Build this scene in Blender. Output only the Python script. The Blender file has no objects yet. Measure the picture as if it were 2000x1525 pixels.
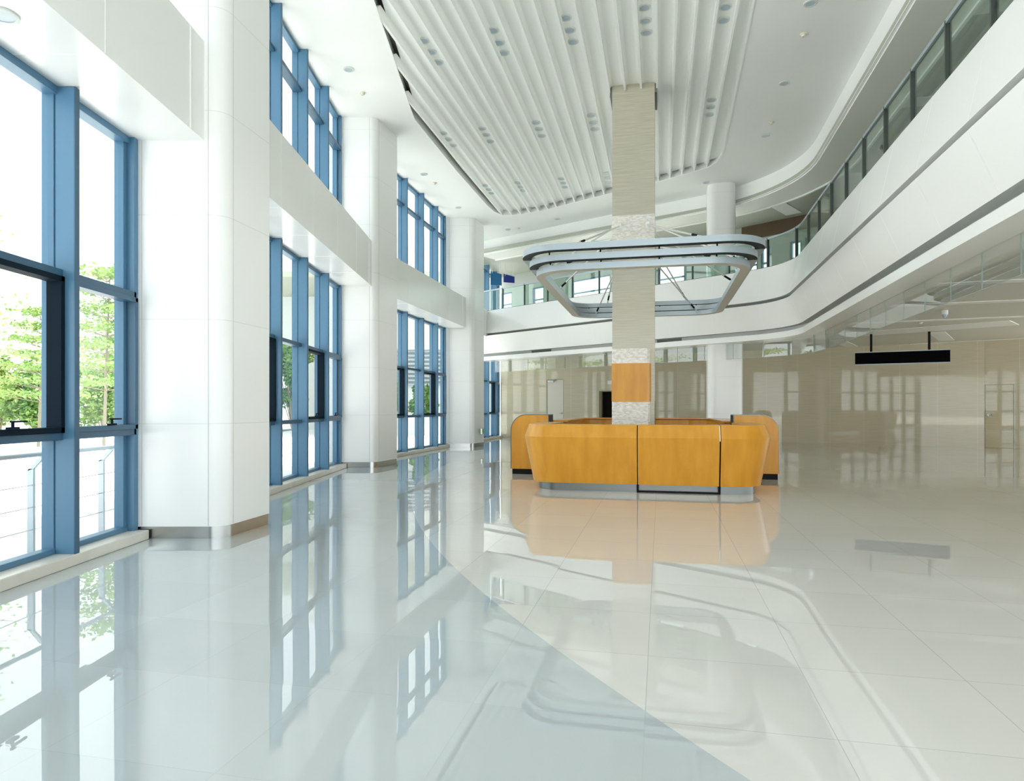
import bpy, bmesh, math, random
from mathutils import Vector
random.seed(7)
S = bpy.context.scene
C = S.collection
PI = math.pi
CAMZ, F = 1.4, 1300.0

# ------------------------------------------------------------------ camera, world, exposure
cd = bpy.data.cameras.new('camera'); cam = bpy.data.objects.new('camera', cd); C.objects.link(cam)
cam.location = (0, 0, CAMZ); cam.rotation_euler = (PI/2, 0, 0)
cd.sensor_width = 36; cd.lens = 36*F/2000; cd.shift_y = 34.5/2000; cd.clip_end = 400
S.camera = cam
w = bpy.data.worlds.new('world'); S.world = w; w.use_nodes = True
bg = w.node_tree.nodes['Background']
bg.inputs[0].default_value = (0.90, 0.965, 1.0, 1); bg.inputs[1].default_value = 1.0
sl = bpy.data.lights.new('sun', 'SUN'); sun = bpy.data.objects.new('sun', sl); C.objects.link(sun)
sl.energy = 4.5; sl.angle = math.radians(2); sl.color = (1.0, 0.97, 0.92)
sun.rotation_euler = (math.radians(-22), math.radians(14), 0)      # high, from beyond the far side of the building
sun.location = (0, 0, 40)
S.view_settings.view_transform = 'Standard'; S.view_settings.look = 'None'
S.view_settings.gamma = 1; S.view_settings.use_curve_mapping = False
S.view_settings.exposure = 1.55
S.cycles.max_bounces = 14; S.cycles.diffuse_bounces = 8; S.cycles.glossy_bounces = 5
S.cycles.transparent_max_bounces = 24; S.cycles.use_denoising = True
S.cycles.caustics_reflective = False; S.cycles.caustics_refractive = False

# ------------------------------------------------------------------ materials
def nt(name):
    m = bpy.data.materials.new(name); m.use_nodes = True
    return m, m.node_tree.nodes, m.node_tree.links, m.node_tree.nodes['Principled BSDF']
def mat(name, col, rough=0.5, metal=0.0, spec=0.5, coat=0.0, bump=None, vary=None):
    m, n, l, b = nt(name)
    b.inputs['Base Color'].default_value = (*col, 1); b.inputs['Roughness'].default_value = rough
    b.inputs['Metallic'].default_value = metal; b.inputs['Specular IOR Level'].default_value = spec
    b.inputs['Coat Weight'].default_value = coat; b.inputs['Coat Roughness'].default_value = 0.05
    tc = n.new('ShaderNodeTexCoord')
    if bump:
        sc, st, dist = bump
        t = n.new('ShaderNodeTexNoise'); t.inputs['Scale'].default_value = sc; t.inputs['Detail'].default_value = 4
        l.new(tc.outputs['Object'], t.inputs['Vector'])
        bp = n.new('ShaderNodeBump'); bp.inputs['Strength'].default_value = st; bp.inputs['Distance'].default_value = dist
        l.new(t.outputs['Fac'], bp.inputs['Height']); l.new(bp.outputs[0], b.inputs['Normal'])
    if vary:
        (sx, sy, sz), col2, lo, hi = vary
        mp = n.new('ShaderNodeMapping'); mp.inputs['Scale'].default_value = (sx, sy, sz)
        l.new(tc.outputs['Object'], mp.inputs[0])
        t = n.new('ShaderNodeTexNoise'); t.inputs['Scale'].default_value = 1; t.inputs['Detail'].default_value = 6
        l.new(mp.outputs[0], t.inputs['Vector'])
        r = n.new('ShaderNodeValToRGB'); r.color_ramp.elements[0].position = lo; r.color_ramp.elements[1].position = hi
        r.color_ramp.elements[0].color = (*col, 1); r.color_ramp.elements[1].color = (*col2, 1)
        l.new(t.outputs['Fac'], r.inputs[0]); l.new(r.outputs[0], b.inputs['Base Color'])
    return m
def mth(n, l, op, a, b=None, c=None):
    x = n.new('ShaderNodeMath'); x.operation = op
    for i, v in enumerate((a, b, c)):
        if v is None: continue
        if isinstance(v, (int, float)): x.inputs[i].default_value = v
        else: l.new(v, x.inputs[i])
    return x.outputs[0]
def mixc(n, l, f, a, b):
    x = n.new('ShaderNodeMix'); x.data_type = 'RGBA'
    l.new(f, x.inputs[0])
    for s, v in ((6, a), (7, b)):
        if isinstance(v, tuple): x.inputs[s].default_value = (*v, 1)
        else: l.new(v, x.inputs[s])
    return x.outputs[2]
def glass(name, tint, ior=1.5, rough=0.0):
    m, n, l, b = nt(name); n.remove(b)
    out = n['Material Output']
    t = n.new('ShaderNodeBsdfTransparent'); t.inputs[0].default_value = (*tint, 1)
    g = n.new('ShaderNodeBsdfGlossy'); g.inputs['Roughness'].default_value = rough
    f = n.new('ShaderNodeFresnel'); ge = n.new('ShaderNodeNewGeometry')
    l.new(mth(n, l, 'MULTIPLY_ADD', ge.outputs['Backfacing'], 1/ior-ior, ior), f.inputs[0])   # same reflectance from both sides of a thin pane
    mx = n.new('ShaderNodeMixShader'); l.new(f.outputs[0], mx.inputs[0]); l.new(t.outputs[0], mx.inputs[1]); l.new(g.outputs[0], mx.inputs[2])
    l.new(mx.outputs[0], out.inputs[0])
    return m
def panel_mat(name, col, rough, zs, z0, zw=0.006):
    """white panels with thin horizontal seams every zs metres"""
    m, n, l, b = nt(name)
    tc = n.new('ShaderNodeTexCoord'); sp = n.new('ShaderNodeSeparateXYZ'); l.new(tc.outputs['Object'], sp.inputs[0])
    fr = mth(n, l, 'FRACT', mth(n, l, 'DIVIDE', mth(n, l, 'SUBTRACT', sp.outputs[2], z0), zs))
    k = mth(n, l, 'LESS_THAN', fr, zw/zs)
    c = mixc(n, l, k, col, tuple(x*0.8 for x in col))
    l.new(c, b.inputs['Base Color']); b.inputs['Roughness'].default_value = rough
    return m
def floor_mat():
    m, n, l, b = nt('polished_floor_tile')
    tc = n.new('ShaderNodeTexCoord'); sp = n.new('ShaderNodeSeparateXYZ'); l.new(tc.outputs['Object'], sp.inputs[0])
    X, Y = sp.outputs[0], sp.outputs[1]
    uu = mth(n, l, 'SUBTRACT', mth(n, l, 'MULTIPLY', X, 0.976), mth(n, l, 'MULTIPLY', Y, 0.2177))
    vv = mth(n, l, 'ADD', mth(n, l, 'MULTIPLY', X, 0.2177), mth(n, l, 'MULTIPLY', Y, 0.976))
    ua, va = mth(n, l, 'DIVIDE', mth(n, l, 'ADD', uu, 40.87), 0.8), mth(n, l, 'DIVIDE', mth(n, l, 'ADD', vv, 40.96), 0.8)
    lu = mth(n, l, 'LESS_THAN', mth(n, l, 'FRACT', ua), 0.005)
    lv = mth(n, l, 'LESS_THAN', mth(n, l, 'FRACT', va), 0.005)
    ln = mth(n, l, 'MAXIMUM', lu, lv)
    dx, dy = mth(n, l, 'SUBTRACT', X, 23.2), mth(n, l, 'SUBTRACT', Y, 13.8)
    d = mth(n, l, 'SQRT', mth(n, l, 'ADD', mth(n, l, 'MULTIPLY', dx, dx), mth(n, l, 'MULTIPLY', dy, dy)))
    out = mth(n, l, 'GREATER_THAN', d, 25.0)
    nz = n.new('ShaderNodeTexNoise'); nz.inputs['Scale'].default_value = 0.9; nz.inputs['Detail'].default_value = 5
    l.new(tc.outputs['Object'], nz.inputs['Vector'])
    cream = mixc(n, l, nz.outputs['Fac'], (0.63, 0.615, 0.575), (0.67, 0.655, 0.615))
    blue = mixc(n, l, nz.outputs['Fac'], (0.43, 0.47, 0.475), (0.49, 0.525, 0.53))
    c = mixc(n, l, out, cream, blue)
    # slight tone difference between single tiles
    cell = n.new('ShaderNodeTexWhiteNoise'); cell.noise_dimensions = '2D'
    cb = n.new('ShaderNodeCombineXYZ'); l.new(mth(n, l, 'FLOOR', ua), cb.inputs[0]); l.new(mth(n, l, 'FLOOR', va), cb.inputs[1])
    l.new(cb.outputs[0], cell.inputs['Vector'])
    tone = mth(n, l, 'MULTIPLY_ADD', cell.outputs['Value'], 0.05, 0.97)
    vm = n.new('ShaderNodeVectorMath'); vm.operation = 'SCALE'; l.new(c, vm.inputs[0]); l.new(tone, vm.inputs['Scale'])
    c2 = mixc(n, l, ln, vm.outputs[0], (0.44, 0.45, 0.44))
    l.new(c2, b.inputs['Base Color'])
    # each polished slab lies at a very slightly different tilt, as the broken reflections show
    nn = n.new('ShaderNodeVectorMath'); nn.operation = 'SUBTRACT'; l.new(cell.outputs['Color'], nn.inputs[0]); nn.inputs[1].default_value = (.5, .5, .5)
    ns = n.new('ShaderNodeVectorMath'); ns.operation = 'MULTIPLY'; l.new(nn.outputs[0], ns.inputs[0]); ns.inputs[1].default_value = (.004, .004, 0)
    na = n.new('ShaderNodeVectorMath'); na.operation = 'ADD'; l.new(ns.outputs[0], na.inputs[0]); na.inputs[1].default_value = (0, 0, 1)
    nm = n.new('ShaderNodeVectorMath'); nm.operation = 'NORMALIZE'; l.new(na.outputs[0], nm.inputs[0])
    l.new(nm.outputs[0], b.inputs['Normal'])
    b.inputs['Roughness'].default_value = 0.004; b.inputs['IOR'].default_value = 1.8
    return m

M = {}
M['white'] = mat('white_panel', (0.86, 0.87, 0.86), 0.22)
M['column'] = panel_mat('white_column_panel', (0.84, 0.85, 0.84), 0.2, 1.12, 1.23-1.12*4)
M['ceil'] = mat('ceiling_paint', (0.87, 0.89, 0.88), 0.6)
M['baffle'] = mat('baffle_paint', (0.89, 0.91, 0.89), 0.5)
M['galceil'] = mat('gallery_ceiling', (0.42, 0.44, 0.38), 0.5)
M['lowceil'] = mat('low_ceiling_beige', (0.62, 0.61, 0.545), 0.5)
M['strip'] = mat('ceiling_strip_white', (0.82, 0.83, 0.81), 0.5)
M['seam'] = mat('seam_bright', (0.88, 0.89, 0.89), 0.5)
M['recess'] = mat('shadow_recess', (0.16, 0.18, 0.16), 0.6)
M['gap'] = mat('reveal_grey', (0.50, 0.52, 0.50), 0.6)
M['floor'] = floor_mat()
M['stone'] = mat('window_curb_stone', (0.60, 0.57, 0.50), 0.25, vary=((3, 3, 3), (0.68, 0.65, 0.58), .3, .7))
M['blue'] = mat('blue_aluminium', (0.075, 0.185, 0.30), 0.38, spec=0.5)
M['navy'] = mat('dark_sash_aluminium', (0.004, 0.012, 0.022), 0.7, spec=.1)
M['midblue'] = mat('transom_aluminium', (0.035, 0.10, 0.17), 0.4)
M['matblack'] = mat('matt_black_face', (0.003, 0.003, 0.004), 0.9, spec=.05)
M['black'] = mat('black', (0.004, 0.004, 0.005), 0.6, spec=.2)
M['kick'] = mat('dull_steel', (0.17, 0.18, 0.17), 0.3, metal=1)
M['steel'] = mat('brushed_steel', (0.50, 0.51, 0.49), 0.25, metal=1, bump=(60, .05, .001))
M['zinc'] = mat('ring_metal', (0.40, 0.46, 0.50), 0.35, metal=0.35)
M['ringshade'] = mat('ring_underside_shade', (0.02, 0.022, 0.025), 0.6)
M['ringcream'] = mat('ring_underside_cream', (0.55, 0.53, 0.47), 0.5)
M['silver'] = mat('silver_rod', (0.80, 0.80, 0.78), 0.35, metal=0.4)
M['post'] = mat('rail_post_metal', (0.07, 0.08, 0.075), 0.35, metal=0.3)
M['glass'] = glass('window_glass', (0.97, 0.985, 0.98), 1.45)
M['glassg'] = glass('green_balustrade_glass', (0.80, 0.90, 0.84), 1.75)
M['glassc'] = glass('clear_curtain_glass', (0.965, 0.985, 0.975), 1.85)
M['glassedge'] = mat('glass_edge', (.30, .38, .36), .4)
M['trav'] = mat('travertine_panel', (0.50, 0.46, 0.335), 0.025, spec=0.6, vary=((1.6, 1.6, 80), (0.60, 0.54, 0.41), .3, .7))
M['tanpanel'] = mat('tan_grained_panel', (0.44, 0.41, 0.32), 0.25, vary=((2, 2, 85), (0.56, 0.53, 0.43), .3, .7))
M['rough'] = mat('split_face_stone', (0.68, 0.64, 0.58), 0.8, bump=(22, .7, .025), vary=((12, 12, 34), (0.90, 0.87, 0.82), .38, .62))
M['wood'] = mat('orange_wood_veneer', (0.58, 0.25, 0.018), 0.3, spec=.35, coat=0.12, vary=((7, 7, 1.3), (0.68, 0.325, 0.032), .3, .7))
M['woodtop'] = mat('orange_wood_top', (0.66, 0.29, 0.04), 0.25, coat=0.3)
M['lens'] = mat('downlight_lens', (0.44, 0.53, 0.60), 0.3)
M['trimring'] = mat('downlight_trim', (0.66, 0.70, 0.68), 0.4)
M['cream'] = mat('cream_plastic', (0.72, 0.68, 0.55), 0.4)
M['plastic'] = mat('white_plastic', (0.84, 0.85, 0.85), 0.3)
M['door'] = mat('door_leaf_cream', (0.64, 0.61, 0.54), 0.3)
M['woodwall'] = mat('dark_wood_band', (0.10, 0.06, 0.03), 0.5)
M['paving'] = mat('pale_paving', (0.70, 0.69, 0.66), 0.8, vary=((.3, .3, .3), (0.78, 0.77, 0.74), .3, .7))
M['bark'] = mat('bark', (0.30, 0.26, 0.20), 0.9, bump=(12, .5, .03))
M['leafa'] = mat('leaf_pale', (0.20, 0.34, 0.08), 0.6, vary=((.6, .6, .6), (0.34, 0.48, 0.14), .35, .65))
M['leafb'] = mat('leaf_mid', (0.10, 0.22, 0.045), 0.6, vary=((.5, .5, .5), (0.24, 0.38, 0.09), .35, .65))
M['render'] = mat('pale_render_wall', (0.72, 0.74, 0.74), 0.7)
M['canopy'] = mat('canopy_soffit_beige', (0.46, 0.46, 0.36), 0.6)
M['blueboard'] = mat('blue_board', (0.015, 0.15, 0.35), 0.4)
M['navyboard'] = mat('dark_blue_board', (0.006, 0.025, 0.24), 0.4)
M['green'] = mat('green_pictogram', (0.05, 0.55, 0.12), 0.4)
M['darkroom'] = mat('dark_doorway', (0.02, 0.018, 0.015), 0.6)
M['brownframe'] = mat('brown_frame', (0.18, 0.14, 0.09), 0.4)

# ------------------------------------------------------------------ mesh helpers
class MB:
    def __init__(s): s.v = []; s.f = []; s.m = []
    def face(s, idx, mi=0): s.f.append(idx); s.m.append(mi)
    def hexa(s, b4, t4, mi=0):
        k = len(s.v); s.v += [tuple(p) for p in b4] + [tuple(p) for p in t4]
        for q in ((3,2,1,0), (4,5,6,7), (0,1,5,4), (1,2,6,5), (2,3,7,6), (3,0,4,7)): s.face([k+i for i in q], mi)
        return s
    def prism(s, poly, z0, z1, mi=0):
        k = len(s.v); n = len(poly)
        s.v += [(p[0], p[1], z0) for p in poly] + [(p[0], p[1], z1) for p in poly]
        s.face(list(range(k+n-1, k-1, -1)), mi); s.face(list(range(k+n, k+2*n)), mi)
        for i in range(n):
            j = (i+1) % n; s.face([k+i, k+j, k+n+j, k+n+i], mi)
        return s
    def sweep(s, path, prof, closed=False, cap=True, mi=0, pclosed=True, mis=None):
        """prof: list of (offset to the right of travel, z)"""
        n = len(path); rows = []
        for (x, y), (nx, ny) in zip(path, normals(path, closed)):
            k = len(s.v); s.v += [(x+nx*o, y+ny*o, z) for o, z in prof]; rows.append(k)
        p = len(prof)
        for i in range(n if closed else n-1):
            a, b = rows[i], rows[(i+1) % n]
            for j in range(p if pclosed else p-1):
                jj = (j+1) % p
                s.face([a+j, b+j, b+jj, a+jj], mis[j] if mis else mi)
        if cap and not closed and pclosed:
            s.face([rows[0]+j for j in range(p)], mi); s.face([rows[-1]+j for j in reversed(range(p))], mi)
        return s
    def tube(s, a, b, r, n=8, mi=0, r2=None):
        a, b = Vector(a), Vector(b); d = (b-a).normalized()
        e = d.orthogonal().normalized(); g = d.cross(e); k = len(s.v); r2 = r if r2 is None else r2
        for c, q in ((a, r), (b, r2)):
            for i in range(n):
                t = 2*PI*i/n; s.v.append(tuple(c + e*math.cos(t)*q + g*math.sin(t)*q))
        for i in range(n): s.face([k+i, k+(i+1) % n, k+n+(i+1) % n, k+n+i], mi)
        s.face([k+i for i in reversed(range(n))], mi); s.face([k+n+i for i in range(n)], mi)
        return s
    def quad(s, a, b, c, d, mi=0):
        k = len(s.v); s.v += [tuple(a), tuple(b), tuple(c), tuple(d)]; s.face([k, k+1, k+2, k+3], mi); return s
    def build(s, name, mats, parent=None, origin=None, smooth=True, bevel=0, world=True):
        if not isinstance(mats, (list, tuple)): mats = [mats]
        me = bpy.data.meshes.new(name)
        if parent is not None: o0 = Vector(parent['_o'])
        elif origin is not None: o0 = Vector(origin)
        else:
            xs, ys, zs = zip(*s.v); o0 = Vector(((min(xs)+max(xs))/2, (min(ys)+max(ys))/2, min(zs)))
        if not world: o0 = Vector((0, 0, 0))
        me.from_pydata([(x-o0.x, y-o0.y, z-o0.z) for x, y, z in s.v], [], s.f)
        for m in mats: me.materials.append(m)
        me.polygons.foreach_set('material_index', s.m)
        bm = bmesh.new(); bm.from_mesh(me)
        bmesh.ops.recalc_face_normals(bm, faces=bm.faces)
        bm.to_mesh(me); bm.free()
        if smooth:
            me.polygons.foreach_set('use_smooth', [True]*len(me.polygons)); me.set_sharp_from_angle(angle=math.radians(32))
        me.update()
        ob = bpy.data.objects.new(name, me); C.objects.link(ob)
        ob['_o'] = tuple(o0)
        if parent is not None:
            ob.parent = parent
        else: ob.location = o0
        if bevel:
            bv = ob.modifiers.new('edge', 'BEVEL'); bv.width = bevel; bv.segments = 2; bv.limit_method = 'ANGLE'; bv.angle_limit = math.radians(40)
        return ob
def normals(path, closed=False):
    out = []; n = len(path)
    for i in range(n):
        def d(a, b):
            x, y = b[0]-a[0], b[1]-a[1]; L = math.hypot(x, y) or 1; return (x/L, y/L)
        ds = []
        if closed or i > 0: ds.append(d(path[i-1], path[i]))
        if closed or i < n-1: ds.append(d(path[i], path[(i+1) % n]))
        if len(ds) == 1: t = ds[0]; out.append((t[1], -t[0])); continue
        n1, n2 = (ds[0][1], -ds[0][0]), (ds[1][1], -ds[1][0])
        x, y = n1[0]+n2[0], n1[1]+n2[1]; q = x*n1[0]+y*n1[1]
        out.append((x/q, y/q))
    return out
def offset(path, o, closed=False): return [(p[0]+n[0]*o, p[1]+n[1]*o) for p, n in zip(path, normals(path, closed))]
def fillet(a, k, e, r, n=12):
    a, k, e = Vector(a), Vector(k), Vector(e); d1 = (a-k).normalized(); d2 = (e-k).normalized()
    half = d1.angle(d2)/2; t = r/math.tan(half); c = k + (d1+d2).normalized()*(r/math.sin(half))
    p1, p2 = k+d1*t, k+d2*t
    a1 = math.atan2(p1.y-c.y, p1.x-c.x); a2 = math.atan2(p2.y-c.y, p2.x-c.x)
    if a2-a1 > PI: a2 -= 2*PI
    if a1-a2 > PI: a2 += 2*PI
    return [tuple(a)] + [(c.x+r*math.cos(a1+(a2-a1)*i/n), c.y+r*math.sin(a1+(a2-a1)*i/n)) for i in range(n+1)] + [tuple(e)]
def resample(path, step):
    out = [path[0]]; acc = 0
    for a, b in zip(path, path[1:]):
        L = math.hypot(b[0]-a[0], b[1]-a[1]); 
        while acc + L >= step:
            f = (step-acc)/L; a = (a[0]+(b[0]-a[0])*f, a[1]+(b[1]-a[1])*f); out.append(a); L -= step-acc; acc = 0
        acc += L
    return out
def tag(o, label, cat, group=None, kind=None):
    o['label'] = label; o['category'] = cat
    if group: o['group'] = group
    if kind: o['kind'] = kind
    return o
def struct(o, label=None, cat=None):
    o['kind'] = 'structure'
    if label: o['label'] = label
    if cat: o['category'] = cat
    return o
def empty(name, loc, label=None, cat=None, group=None, kind=None):
    o = bpy.data.objects.new(name, None); C.objects.link(o); o.location = loc; o['_o'] = tuple(loc); o.empty_display_size = .2
    if label: tag(o, label, cat, group)
    if kind: o['kind'] = kind
    return o
def dup(root, loc, **kw):
    r = root.copy(); C.objects.link(r); r.location = loc
    for k, v in kw.items(): r[k] = v
    for ch in list(root.children):
        c = ch.copy(); C.objects.link(c); c.parent = r
    return r
def at(x, y, D):  return Vector(((x-1000)/F*D, D, CAMZ+(797-y)/F*D))
def atz(x, y, z):
    D = (z-CAMZ)*F/(797-y); return Vector(((x-1000)/F*D, D, z))
def fill_poly(outer, holes, z, name, m, kind='structure', thick=0.0, up=True):
    bm = bmesh.new(); edges = []
    for loop in [outer]+holes:
        vs = [bm.verts.new((x, y, z)) for x, y in loop]
        edges += [bm.edges.new((vs[i], vs[(i+1) % len(vs)])) for i in range(len(vs))]
    bmesh.ops.triangle_fill(bm, use_beauty=True, use_dissolve=False, edges=edges)
    if thick:
        r = bmesh.ops.extrude_face_region(bm, geom=list(bm.faces))
        bmesh.ops.translate(bm, vec=(0, 0, thick), verts=[g for g in r['geom'] if isinstance(g, bmesh.types.BMVert)])
    bmesh.ops.recalc_face_normals(bm, faces=bm.faces)
    me = bpy.data.meshes.new(name); bm.to_mesh(me); bm.free(); me.materials.append(m)
    o = bpy.data.objects.new(name, me); C.objects.link(o); o['kind'] = kind; o['_o'] = (0, 0, 0)
    return o

# ------------------------------------------------------------------ plan of the building
CZ = 8.24                                    # main ceiling
GX = -3.88
TA = (0.2125, 0.9772)                        # main axis, the direction of bays 3 and 4
def bay_pt(bay, s, d, z):
    """s along the wall, d inwards of the curb's inner face"""
    if bay <= 2: return (GX+d, s, z)
    return (-3.855+TA[0]*s+TA[1]*d, 16.3+TA[1]*s-TA[0]*d, z)
B = fillet((2.17, -4.0), (7.40, 18.14), (-1.65, 27.28), 2.0, 14)         # groove line of the balcony
R = fillet((2.80, -4.0), (8.37, 19.6), (-1.35, 27.42), 4.5, 14)          # rim of the main ceiling
W = [(-.55, 31.9), (11.1, 27.4), (16.8, 23.7), (20, 20.9)]  # ends out of view; the side beyond left open for more daylight inside
U, V = (0.976, -0.2177), (0.2177, 0.976)
CC = (2.71, 14.77)
def uv(u, v): return (CC[0]+U[0]*u+V[0]*v, CC[1]+U[1]*u+V[1]*v)
def rrect(cu, cv, hu, hv, r, n=8):
    out = []
    for (sx, sy, a0) in ((1, -1, -PI/2), (1, 1, 0), (-1, 1, PI/2), (-1, -1, PI)):
        for i in range(n+1):
            a = a0+PI/2*i/n; out.append((cu+sx*(hu-r)+r*math.cos(a), cv+sy*(hv-r)+r*math.sin(a)))
    return out

# ------------------------------------------------------------------ floor
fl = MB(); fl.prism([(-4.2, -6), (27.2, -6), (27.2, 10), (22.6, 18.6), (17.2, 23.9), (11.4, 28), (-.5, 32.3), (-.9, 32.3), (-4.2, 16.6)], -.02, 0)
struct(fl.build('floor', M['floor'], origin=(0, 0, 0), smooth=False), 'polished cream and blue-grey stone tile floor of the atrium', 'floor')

# ------------------------------------------------------------------ main ceiling with its recess
rec_px = [(700, -120), (725, 0), (760, 100), (795, 203), (806, 232), (830, 262), (890, 335), (950, 402), (963, 413), (980, 420), (1010, 420), (1060, 412),
          (1190, 378), (1300, 351), (1385, 327), (1403, 316), (1413, 300), (1420, 270), (1450, 125), (1475, 0)]
rec = []
for x, y in rec_px:
    p = atz(x, y, CZ); rec.append((p.x, p.y))
rec[0] = (-2.40, -3.0); rec.append((4.08+.2375*(-3.0-11.16), -3.0))
wl = [(-4.12, -5), (-4.12, 16.3), (-4.12+.2175*8, 24.3), (-4.09+.2175*15.7, 32.0)]
outer = wl + [(-.6, 32.0)] + list(reversed(R))[0:0]
outer = [(-4.12, -5), (-4.12, 16.3), (-1.72, 27.38)] + list(reversed(R)) + [(2.58, -5)]
mc = fill_poly(outer, [rec], CZ, 'ceiling', M['ceil'], thick=.3)
mc['label'] = 'smooth white high ceiling around the slatted recess'; mc['category'] = 'ceiling'
RP = CZ+.14
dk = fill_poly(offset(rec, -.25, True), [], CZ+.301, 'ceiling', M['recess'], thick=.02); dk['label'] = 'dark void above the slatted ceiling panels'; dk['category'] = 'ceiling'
rp = fill_poly([b if i < 15 else a for i, (a, b) in enumerate(zip(rec, offset(rec, .13, True)))], [], RP, 'ceiling', M['baffle'], thick=.05)
rp['label'] = 'white panel above the ceiling baffles'; rp['category'] = 'ceiling'
# baffles: long fins between the two sides of the recess
def line_clip(u0):
    """intersections of the line x=u (axis A direction) with the recess outline"""
    pts = []
    n = len(rec)
    def uvv(p): return (p[0]*.976-p[1]*.2177, p[0]*.2177+p[1]*.976)
    q = [uvv(p) for p in rec]
    for i in range(n):
        a, b = q[i], q[(i+1) % n]
        if (a[0]-u0)*(b[0]-u0) < 0:
            f = (u0-a[0])/(b[0]-a[0]); pts.append(a[1]+(b[1]-a[1])*f)
    pts.sort(); return pts
def unuv(u, v): return (u*.976+v*.2177, -u*.2177+v*.976)
sc = empty('slatted_ceiling', (1.5, 12, CZ), 'white slatted baffle ceiling in the recess above the desk', 'slatted ceiling')
ub = 1.723*.976-11.16*.2177
for k in range(-22, 7):
    u0 = ub+.3385*k
    pts = line_clip(u0)
    for a, b in zip(pts[0::2], pts[1::2]):
        if b-a < .25: continue
        segs = [(a+.03, b-.01)]
        cu = CC[0]*.976-CC[1]*.2177; cv = CC[0]*.2177+CC[1]*.976
        if abs(u0-cu) < .47: segs = [(a+.03, cv-.47), (cv+.47, b-.01)]
        for v0, v1 in segs:
            m = MB()
            prof = [(-.022, CZ+.0), (.022, CZ+.0), (.024, RP-.04), (.045, RP-.012), (.075, RP), (-.075, RP), (-.045, RP-.012), (-.024, RP-.04)]
            m.sweep([unuv(u0, v0), unuv(u0, v1)], prof)
            m.build('baffle', M['baffle'], sc)
m = MB(); m.sweep(rec, [(0, CZ-.012), (.05, CZ-.012), (.05, CZ), (0, CZ)], closed=False)
m.build('edge_trim', M['baffle'], sc)
# downlights
tri = [[(1259,14),(1261,40),(1263,63)], [(1105,34),(1113,58),(1119,81)], [(963,59),(975,83),(984,103)], [(828,79),(842,101),(856,121)],
       [(1417,13),(1413,39)], [(1390,195),(1388,209),(1386,224)], [(1155,225),(1159,239),(1162,252)], [(1047,239),(1053,252),(1058,265)],
       [(941,251),(949,263),(957,276)], [(865,260),(875,272),(884,284)], [(1186,338),(1188,347),(1189,356)], [(1097,349),(1101,357),(1104,365)],
       [(1012,357),(1018,365),(1023,372)], [(948,362),(955,370),(960,377)]]
tri_name = ['near row, in line with the pillar', 'near row, first windowward of the pillar', 'near row, second windowward of the pillar',
            'near row, cluster closest to the windows', 'near row, cluster closest to the balcony', 'middle row, between the tan pillar and the balcony',
            'middle row, first windowward of the pillar', 'middle row, second windowward of the pillar', 'middle row, third windowward of the pillar',
            'middle row, cluster closest to the windows', 'far row, half hidden by the tan pillar', 'far row, first windowward of the pillar', 'far row, second windowward of the pillar', 'far row, cluster closest to the windows']
def downlight(r, rt):
    root = empty('downlight', (0, 0, 0))
    a = MB(); n = 24; pr = [(rt, 0), (rt, -.012), (r, -.016), (r, 0)]
    ring = [(math.cos(-2*PI*i/n), math.sin(-2*PI*i/n)) for i in range(n)]
    k = 0
    for i, (c, s) in enumerate(ring): a.v += [(c*q, s*q, z) for q, z in pr]
    for i in range(n):
        j = (i+1) % n
        for t in range(4): a.face([i*4+t, j*4+t, j*4+(t+1) % 4, i*4+(t+1) % 4])
    a.build('trim_ring', M['trimring'], root)
    b = MB(); b.tube((0, 0, -.001), (0, 0, -.011), r, 24); b.build('lens', M['lens'], root)
    return root
proto = None; protob = None
ordn = ['nearest', 'middle', 'farthest']
for g, nm in zip(tri, tri_name):
    for i, (x, y) in enumerate(g):
        p = atz(x, y, RP)
        if proto is None: proto = downlight(.082, .112); o = proto
        else: o = dup(proto, (0, 0, 0))
        o.location = (p.x, p.y, RP-.0005)
        tag(o, f"{ordn[i]} round ceiling downlight, {nm}", 'downlight', 'downlights between the ceiling slats')
soff = [((681,135), 'round downlight in the flat ceiling by the nearest upper windows'), ((828,340), 'round downlight in the flat ceiling behind the second white column'),
        ((895,405), 'small round downlight in the flat ceiling before the third column'), ((1583,6), 'large round downlight on the balcony side, nearest of four'),
        ((1532,162), 'round downlight on the balcony side, second of four'), ((1495,264), 'round downlight on the balcony side, third of four'),
        ((1379,356), 'round downlight between slatted recess and white far column'), ((1088,427), 'round downlight in the flat ceiling above the ring canopy'),
        ((992,448), 'small round downlight past the rounded corner of the slatted recess')]
for (x, y), lb in soff:
    p = atz(x, y, CZ); o = dup(proto, (p.x, p.y, CZ-.0005)); tag(o, lb, 'downlight', 'downlights in the flat white ceiling')
p = atz(3, 28, 4.27); o = dup(proto, (p.x, p.y, 4.2695)); tag(o, 'round downlight in the underside of the nearest white beam', 'downlight')
def detector(z):
    root = empty('smoke_detector', (0, 0, 0))
    a = MB(); a.tube((0, 0, 0), (0, 0, -.02), .06, 16); a.build('base', M['cream'], root)
    a = MB(); a.tube((0, 0, -.018), (0, 0, -.055), .045, 16, r2=.03); a.build('sensor', M['cream'], root)
    return root
dp = None
for (x, y), z, lb in [((708,181), CZ, 'cream smoke detector beside the nearest flat-ceiling downlight'), ((849,357), CZ, 'cream smoke detector over the third column bay'),
                      ((1013,445), CZ, 'cream smoke detector near the far end of the slatted recess'), ((1569,66), CZ, 'cream smoke detector, nearer one on the balcony side'),
                      ((1507,238), CZ, 'cream smoke detector, farther one on the balcony side'), ((1798,629), 3.8, 'cream smoke detector on the low ceiling above the black sign')]:
    p = atz(x, y, z)
    if dp is None: dp = detector(0); o = dp
    else: o = dup(dp, (0, 0, 0))
    o.location = (p.x, p.y, z-.0005); tag(o, lb, 'smoke detector', 'ceiling smoke detectors')

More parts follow.
